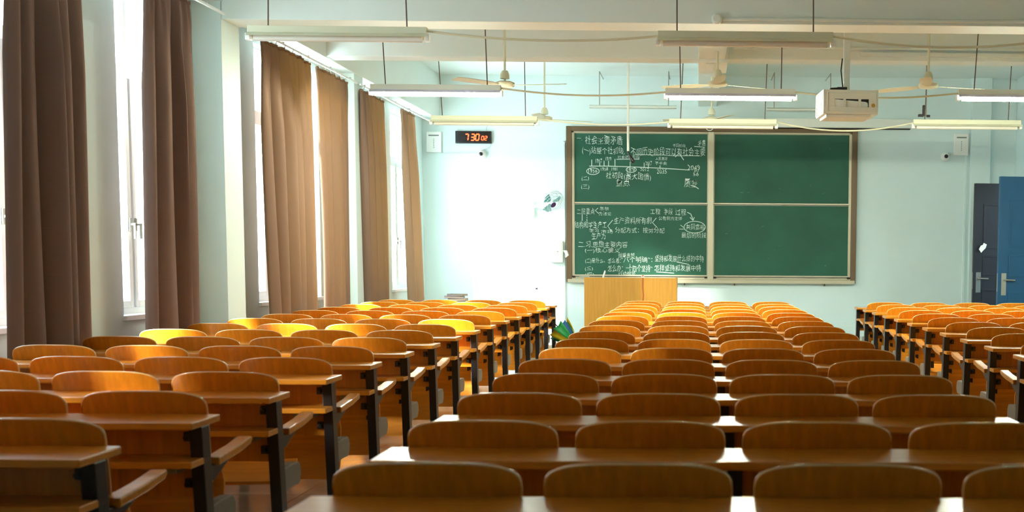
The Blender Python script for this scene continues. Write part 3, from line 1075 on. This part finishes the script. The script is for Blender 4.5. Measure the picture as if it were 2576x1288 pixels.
# ------------------------------------------------------------------ front wall fittings
# digital clock
a, b = at(1145, 329, YW-.05), at(1236, 361, YW-.05)
r = thing('digital_clock', 'black wall clock with red digits reading 7 30 02', 'clock', ((a.x+b.x)/2, YW-.05, (a.z+b.z)/2))
w, h = (b.x-a.x)/2, (a.z-b.z)/2
MB().box(-w, w, 0, .05, -h, h).build('case', M['dark'], r, .008)
MB().box(-w+.012, w-.012, -.003, 0, -h+.022, h-.012).build('display', mat('dark_display', (20, 8, 10), .2), r)
SEG = {'7': 'abc', '3': 'abcdg', '0': 'abcdef', '2': 'abged'}
def digit(mb, ch, x, z, w_, h_, t_):
    s = .12
    def bar(x0_, z0_, x1_, z1_):
        d_ = Vector((x1_-x0_, 0, z1_-z0_)).normalized()
        n_ = Vector((-d_.z, 0, d_.x))*t_/2
        A_, B_ = Vector((x+x0_+s*z0_, -.006, z+z0_))+d_*t_*.3, Vector((x+x1_+s*z1_, -.006, z+z1_))-d_*t_*.3
        q_ = [A_+n_, A_-n_, B_-n_, B_+n_]
        mb.add(q_+[v+Vector((0, .004, 0)) for v in q_], [(0, 1, 2, 3), (7, 6, 5, 4), (0, 4, 5, 1), (1, 5, 6, 2), (2, 6, 7, 3), (3, 7, 4, 0)])
    g_ = {'a': (0, h_, w_, h_), 'b': (w_, h_, w_, h_/2), 'c': (w_, h_/2, w_, 0), 'd': (0, 0, w_, 0), 'e': (0, 0, 0, h_/2), 'f': (0, h_/2, 0, h_), 'g': (0, h_/2, w_, h_/2)}
    for k_ in SEG[ch]:
        bar(*g_[k_])
dm = MB()
for ch, px, py, hp, wp in (('7', 1169, 353, 15, 8), ('3', 1184.5, 353, 15, 8), ('0', 1196, 353, 15, 8), ('0', 1211, 352.5, 9.5, 5.5), ('2', 1219, 352.5, 9.5, 5.5)):
    q = at(px, py, YW-.05)
    k = (YW-CAM.y)/F
    digit(dm, ch, q.x-r.location.x, q.z-r.location.z, wp*k, hp*k, .015 if hp > 10 else .010)
dm.build('digits', M['led'], r)
MB().tube([(w*.75, .02, h), (w*.7, .02, h+.03), (w*.76, .03, h+.09)], .003, 6).build('hanging_wire', M['lgrey'], r)
MB().tube([(w*.96, .03, -h), (w*.85, .03, -h-.06), (w*.45, .04, -h-.1), (w*.38, .04, -h-.15)], .004, 6).build('power_cord', M['wire'], r, 0, True)

def dome_camera(px, py, label):
    p = at(px, py, YW-.04)
    r = thing('security_camera', label, 'camera', (p.x, YW, p.z), 'round wall cameras')
    MB().lathe([(.07, 0), (.07, .02), (.06, .03)], (0, 0, 0), 24, Matrix.Rotation(PI/2, 3, 'X')).build('base', M['plastic'], r, 0, True)
    MB().lathe([(.055, .03), (.06, .05), (.05, .085), (.03, .1)], (0, 0, 0), 24, Matrix.Rotation(PI/2, 3, 'X')).build('housing', M['plastic'], r, 0, True)
    MB().lathe([(.03, .1), (.03, .108), (.012, .115)], (-.004, 0, .0), 20, Matrix.Rotation(PI/2, 3, 'X')).build('lens', M['dark'], r, 0, True)
dome_camera(1212, 388, 'white round camera on the wall right below the red digital clock')
dome_camera(2379, 394, 'white round camera on the wall by the small white box near the doors')

def wallbox(x0_, y0_, x1_, y1_, dep, label, name='wall_box', lines=True):
    a, b = at(x0_, y0_, YW-dep), at(x1_, y1_, YW-dep)
    r = thing(name, label, 'wall box', ((a.x+b.x)/2, YW-dep, (a.z+b.z)/2))
    w, h = (b.x-a.x)/2, (a.z-b.z)/2
    MB().box(-w, w, 0, dep, -h, h).build('body', M['plastic'], r, .008)
    if lines:
        pm = MB().box(-w*.7, w*.7, -.002, 0, h*.58, h*.70)
        for i in range(6):
            pm.box(-.006, .006, -.002, 0, h*.3-i*h*.16-.012, h*.3-i*h*.16)
        pm.build('printed_lettering', M['ink'], r)
    return r, w, h
wallbox(1072, 331, 1110, 383, .06, 'white speaker box with faint grey lettering beside the corner curtain')
wallbox(2402, 336, 2436, 391, .06, 'white speaker box with faint grey lettering above the dark door')
p, q = at(1110, 385, YW-.01), at(1200, 385, YW-.01)
tag(MB().tube([(p.x, YW-.012, p.z), (q.x, YW-.012, q.z)], .006, 8).build('wall_conduit', M['wire'], None, 0, True), 'thin horizontal cable from the speaker box to the camera under the clock', 'cable')
r, w, h = wallbox(1379, 606, 1416, 660, .12, 'pale grey electrical box on the wall beside the lower left chalkboard corner', 'electrical_box', False)
MB().box(-w+.012, w-.025, -.008, 0, -h+.012, h-.012).build('door', M['white'], r, .003)
MB().lathe([(.007, 0), (.007, .01)], (w*.3, -.008, .0), 10, Matrix.Rotation(PI/2, 3, 'X')).build('lock', M['dark'], r)
MB().tube([(w, .04, .02), (w+.05, .03, 0), (w+.065, .03, -.05), (w+.04, .03, -.09)], [.012, .03, .03, .01], 10).build('cable_loop', M['plastic'], r, 0, True)
p, q = at(1419, 470, YW-.02), at(1424, 818, YW-.02)
tag(MB().box(p.x-.016, p.x+.016, YW-.03, YW, q.z, p.z+.7).build('wall_trunking', M['wall'], None, .004), 'white vertical cable trunking down the wall left of the chalkboard', 'trunking')
p = at(2430, 398, YW-.02)
tag(MB().box(p.x-.02, p.x+.02, YW-.03, YW, .36, 3.0).build('wall_trunking', M['wall'], None, .004), 'white vertical cable trunking down the wall beside the dark door', 'trunking')

# wall fan
p = at(1384, 507, YW-.32)
r = thing('wall_fan', 'small white wall fan with pale blue blades between clock and chalkboard', 'fan', p)
ax = Vector((.62, -.55, -.62)).normalized()
Rf = ax.to_track_quat('Z', 'Y').to_matrix()
def ring(mb, rad, off, tr=.004):
    mb.tube([Rf @ Vector((rad*math.cos(2*PI*i/32), rad*math.sin(2*PI*i/32), off)) for i in range(33)], tr, 6, False)
gd = MB()
for rad, off in ((.20, 0), (.205, .03), (.20, .06), (.15, .075), (.10, .085), (.15, -.02), (.09, -.04)):
    ring(gd, rad, off, .0035)
for i in range(30):
    q = 2*PI*i/30
    e_ = Vector((math.cos(q), math.sin(q), 0))
    gd.tube([Rf @ (e_*.04+Vector((0, 0, .09))), Rf @ (e_*.15+Vector((0, 0, .075))), Rf @ (e_*.205+Vector((0, 0, .03))), Rf @ (e_*.15+Vector((0, 0, -.02))), Rf @ (e_*.05+Vector((0, 0, -.04)))], .0018, 5)
gd.build('guard', M['wire'], r, 0, True)
for i in range(3):
    q0 = 2*PI*i/3+.5
    bl = [Rf @ (Vector((math.cos(q0+da), math.sin(q0+da), 0))*rr+Vector((0, 0, .02+tw))) for rr, da, tw in ((.035, -.4, 0), (.10, -.5, -.015), (.17, -.42, -.02), (.18, .1, 0), (.165, .5, .02), (.09, .45, .015), (.035, .4, 0))]
    th = Rf @ Vector((0, 0, .003))
    n_ = len(bl)
    MB().add(bl+[v+th for v in bl], [tuple(range(n_)), tuple(range(2*n_-1, n_-1, -1))]+[(k_, k_+n_, (k_+1) % n_+n_, (k_+1) % n_) for k_ in range(n_)]).build('blade', M['teal'], r)
MB().lathe([(.045, .085), (.045, .095), (.02, .1)], (0, 0, 0), 20, Rf).build('badge', M['purple'], r, 0, True)
MB().lathe([(.05, -.04), (.06, -.09), (.05, -.15), (.02, -.17)], (0, 0, 0), 20, Rf).build('motor', M['plastic'], r, 0, True)
m0 = Rf @ Vector((0, 0, -.12))
bk = at(1336, 524, YW-.03)-p
MB().tube([m0, m0.lerp(bk, .5)+Vector((0, .03, -.03)), bk], .022, 10).build('arm', M['plastic'], r, 0, True)
MB().box(bk.x-.05, bk.x+.05, bk.z*0+(YW-.05-p.y), YW-p.y, bk.z-.13, bk.z+.12).build('wall_bracket', M['plastic'], r, .008)
cab = [at(x_, y_, YW-.015)-p for x_, y_ in ((1340, 545), (1345, 565), (1370, 585), (1390, 590), (1402, 580), (1412, 550))]
MB().tube(cab, .004, 6).build('power_cord', M['wire'], r, 0, True)

# ------------------------------------------------------------------ podium and lectern
struct('floor_podium', MB().box(-2.75, 2.75, 14.75, YF-.03, Z0, .12), M['strip'], .01)
a, b = at(1469.5, 698, 15.2), at(1703, 700, 15.2)
r = thing('lectern', 'tall golden wooden lectern with a plain front in front of the chalkboard', 'lectern', ((a.x+b.x)/2, 15.2, .12))
w, h = (b.x-a.x)/2, a.z-.12
MB().box(-w, w, 0, .02, 0, h).build('front_panel', M['lect'], r, .003)
for s in (-1, 1):
    MB().box(s*w-.02*(s > 0), s*w+.02*(s < 0), .02, .62, 0, h-.0).build('side_panel', M['lect'], r, .003)
MB().box(-w+.02, w-.02, .03, .60, h-.09, h-.07).build('top', M['lect'], r, .003)
MB().box(-w+.02, w-.02, .03, .60, .40, .42).build('shelf', M['lect'], r, .003)
cx_ = at(1617, 697, 15.2).x
k = (15.2-CAM.y)/F
tag(MB().tube([(cx_, 15.19, a.z+.002), (cx_-.002, 15.193, a.z-.15), (cx_+.008, 15.192, a.z-.25), (cx_-.004, 15.193, a.z-.36)], .0045, 8).build('red_cord', M['red'], None, 0, True), 'thin red cord hanging down the front of the lectern', 'cord')
r2 = thing('chalk_box', 'tiny white and red box on top of the lectern, above the red cord', 'box', (cx_, 15.22, a.z))
MB().box(-.022, .022, -.012, .02, -.0, .02).build('box_body', M['paper'], r2, .003)
MB().box(-.012, .012, -.008, .012, .02, .036).build('lid', M['red'], r2, .003)
pq = at(1518, 696, 15.3)
tag(MB().tube([(pq.x-.02, 15.3, a.z-.07), (pq.x+.005, 15.3, a.z+.03), (pq.x+.022, 15.3, a.z+.085), (pq.x+.022, 15.3, a.z+.10)], [.010, .013, .012, .006], 10).build('marker_pen', M['plastic'], None, 0, True), 'white stick leaning up over the left end of the lectern', 'pen')

# ------------------------------------------------------------------ doors
def door(name, label, px, ptop, Yh, rz, m):
    w, h, t_ = .9, DH-.02-Z0, .06
    r = thing(name, label, 'door', (XR-.005, Yh, Z0+.01), 'open double door leaves', rz)
    lf = MB().box(-w, 0, -t_/2, t_/2, 0, h)
    lf.build('leaf', m, r, .004)
    pan = MB()
    for (z0_, z1_) in ((.25, .95), (1.15, 1.45), (1.55, 2.2)):
        for xx in ((-w+.14, -w/2-.05), (-w/2+.05, -.14)):
            for s in (-1, 1):
                y_ = s*(t_/2+.004)
                x0_, x1_ = xx
                for bx in ((x0_, x1_, z0_, z0_+.025), (x0_, x1_, z1_-.025, z1_), (x0_, x0_+.025, z0_+.025, z1_-.025), (x1_-.025, x1_, z0_+.025, z1_-.025)):
                    pan.box(bx[0], bx[1], y_-.004, y_+.004, bx[2], bx[3])
    pan.build('moulding', m, r, .002)
    for s in (-1, 1):
        hz = 1.06
        hd = MB().box(-w+.045, -w+.115, s*t_/2-.004, s*t_/2+.004, hz-.16, hz+.14)
        H = hd.build('lock_plate', M['chrome'], r, .003)
        MB().tube([(-w+.08, s*t_/2, hz+.05), (-w+.08, s*(t_/2+.05), hz+.05), (-w+.10, s*(t_/2+.055), hz+.05), (-w+.22, s*(t_/2+.055), hz+.045)], .011, 10).build('lever', M['chrome'], H, 0, True)
    ed = MB().box(-w-.002, -w, -.012, .012, .95, 1.20)
    ed.build('edge_plate', M['chrome'], r)
    return r
d1 = door('door_leaf', 'open blue door leaf with steel handle at the edge of the picture', 0, 0, DY0+.02, .10, M['blue'])
d2 = door('door_leaf', 'dark navy door leaf with a scrap of white paper stuck on it', 0, 0, DY1-.05, .04, M['navy'])
p = at(2474, 625, 15.9)
sc_ = MB()
pp = [at(x_, y_, 15.85) for x_, y_ in ((2463, 627), (2468, 618), (2473, 616), (2475, 611), (2483, 615), (2480, 624), (2472, 632), (2469, 636))]
n_ = len(pp)
sc_.add([Vector((v.x, 15.862, v.z)) for v in pp]+[Vector((v.x, 15.866, v.z)) for v in pp], [tuple(range(n_)), tuple(range(2*n_-1, n_-1, -1))]+[(i, (i+1) % n_, (i+1) % n_+n_, i+n_) for i in range(n_)])
PAPER = tag(sc_.build('paper_scrap', M['paper'], None), 'crumpled scrap of white paper stuck on the dark navy door', 'paper')
fr = MB().box(XR-.02, XR+.22, DY0-.06, DY0, Z0, DH+.06).box(XR-.02, XR+.22, DY1, DY1+.06, Z0, DH+.06).box(XR-.02, XR+.22, DY0, DY1, DH, DH+.06)
struct('door_1', fr, M['blue'], .004)

# ------------------------------------------------------------------ small things on and by the front desks
FD = NR*P
zt = .71
p = at(1350, 757, FD-.12)
r = thing('water_bottle', 'clear plastic bottle with purple cap and red label on the front desk', 'bottle', (p.x, FD-.12, zt+.0005))
MB().lathe([(.028, 0), (.032, .006), (.032, .05), (.030, .06), (.032, .07), (.032, .14), (.026, .17), (.013, .195), (.013, .205)], (0, 0, 0), 20).build('body', M['glass'], r, 0, True)
MB().lathe([(.0335, .022), (.0335, .055)], (0, 0, 0), 20).build('label_band', M['label'], r, 0, True)
MB().lathe([(.0155, .203), (.0155, .222), (.013, .225)], (0, 0, 0), 16).build('cap', M['purple'], r, 0, True)
bz = zt+.0005
for i, (px, w_, d_, t_, rz_, m_, lb) in enumerate(((1157, .24, .17, .055, .1, 'bookp', 'thick pale book at the bottom of the stack on the front desk'),
                                                   (1152, .23, .17, .032, -.05, 'bookp', 'pale book lying second from the bottom of the stack on the front desk'),
                                                   (1143, .25, .18, .028, .12, 'bookb', 'bluish book near the top of the stack on the front desk'),
                                                   (1150, .22, .16, .024, -.22, 'bookc', 'dark covered book on top of the stack on the front desk'))):
    p = at(px, 750, FD-.15)
    r = thing('book', lb, 'book', (p.x, FD-.15, bz), 'books stacked on the front desk', rz_)
    MB().box(-w_/2+.004, w_/2-.004, -d_/2+.004, d_/2-.004, .003, t_-.003).build('pages', M['bookp'], r)
    MB().box(-w_/2, w_/2, -d_/2, d_/2, 0, .003).box(-w_/2, w_/2, -d_/2, d_/2, t_-.003, t_).box(-w_/2, w_/2, d_/2-.003, d_/2, .003, t_-.003).build('cover', M[m_], r, .001)
    bz += t_+.0006

# umbrella hooked on the end of a front desk
um = at(1383, 803, 13.0)
r = thing('umbrella', 'loosely folded green, yellow and blue umbrella hooked on a desk end in the aisle', 'umbrella', um)
tip = at(1446, 862, 12.9)-um
dirv = tip.normalized()
Ru = dirv.to_track_quat('Z', 'Y').to_matrix()
L_ = tip.length
MB().tube([(0, 0, 0), tip*1.0, tip*1.12], .007, 8).build('shaft', M['black'], r, 0, True)
MB().tube([tip*.22, (.0, 0, 0), (-.02, 0, .025), (-.045, 0, .02), (-.05, 0, -.01)], .011, 10).build('handle', M['dark'], r, 0, True)
G = ['green', 'yellow', 'bluef', 'green', 'yellow', 'bluef', 'green', 'yellow']
for i in range(8):
    q0, q1 = 2*PI*i/8, 2*PI*(i+1)/8
    def pt(q, t, rr):
        return Ru @ Vector((rr*math.cos(q), rr*math.sin(q), L_*t))
    vs, fs = [], []
    prof = [(1.02, .008), (.9, .05), (.7, .105), (.5, .14), (.36, .155)]
    for j, (t_, rr) in enumerate(prof):
        for k_ in range(5):
            q = q0+(q1-q0)*k_/4
            sagf = 1-.28*math.sin(PI*k_/4)*(j/4)
            wv = 1+.18*math.sin(i*2.3)
            vs.append(pt(q, t_-(.10*math.sin(PI*k_/4) if j == 4 else 0)*-1*.3, rr*sagf*wv))
    for j in range(4):
        for k_ in range(4):
            b_ = j*5+k_
            fs.append((b_, b_+1, b_+6, b_+5))
    o = MB().add(vs, fs).build('canopy_gore', M[G[i]], r, 0, True)
    o['label'] = {'green': 'green', 'yellow': 'yellow', 'bluef': 'blue'}[G[i]] + ' cloth gore'
    o.modifiers.new('s', 'SOLIDIFY').thickness = .002
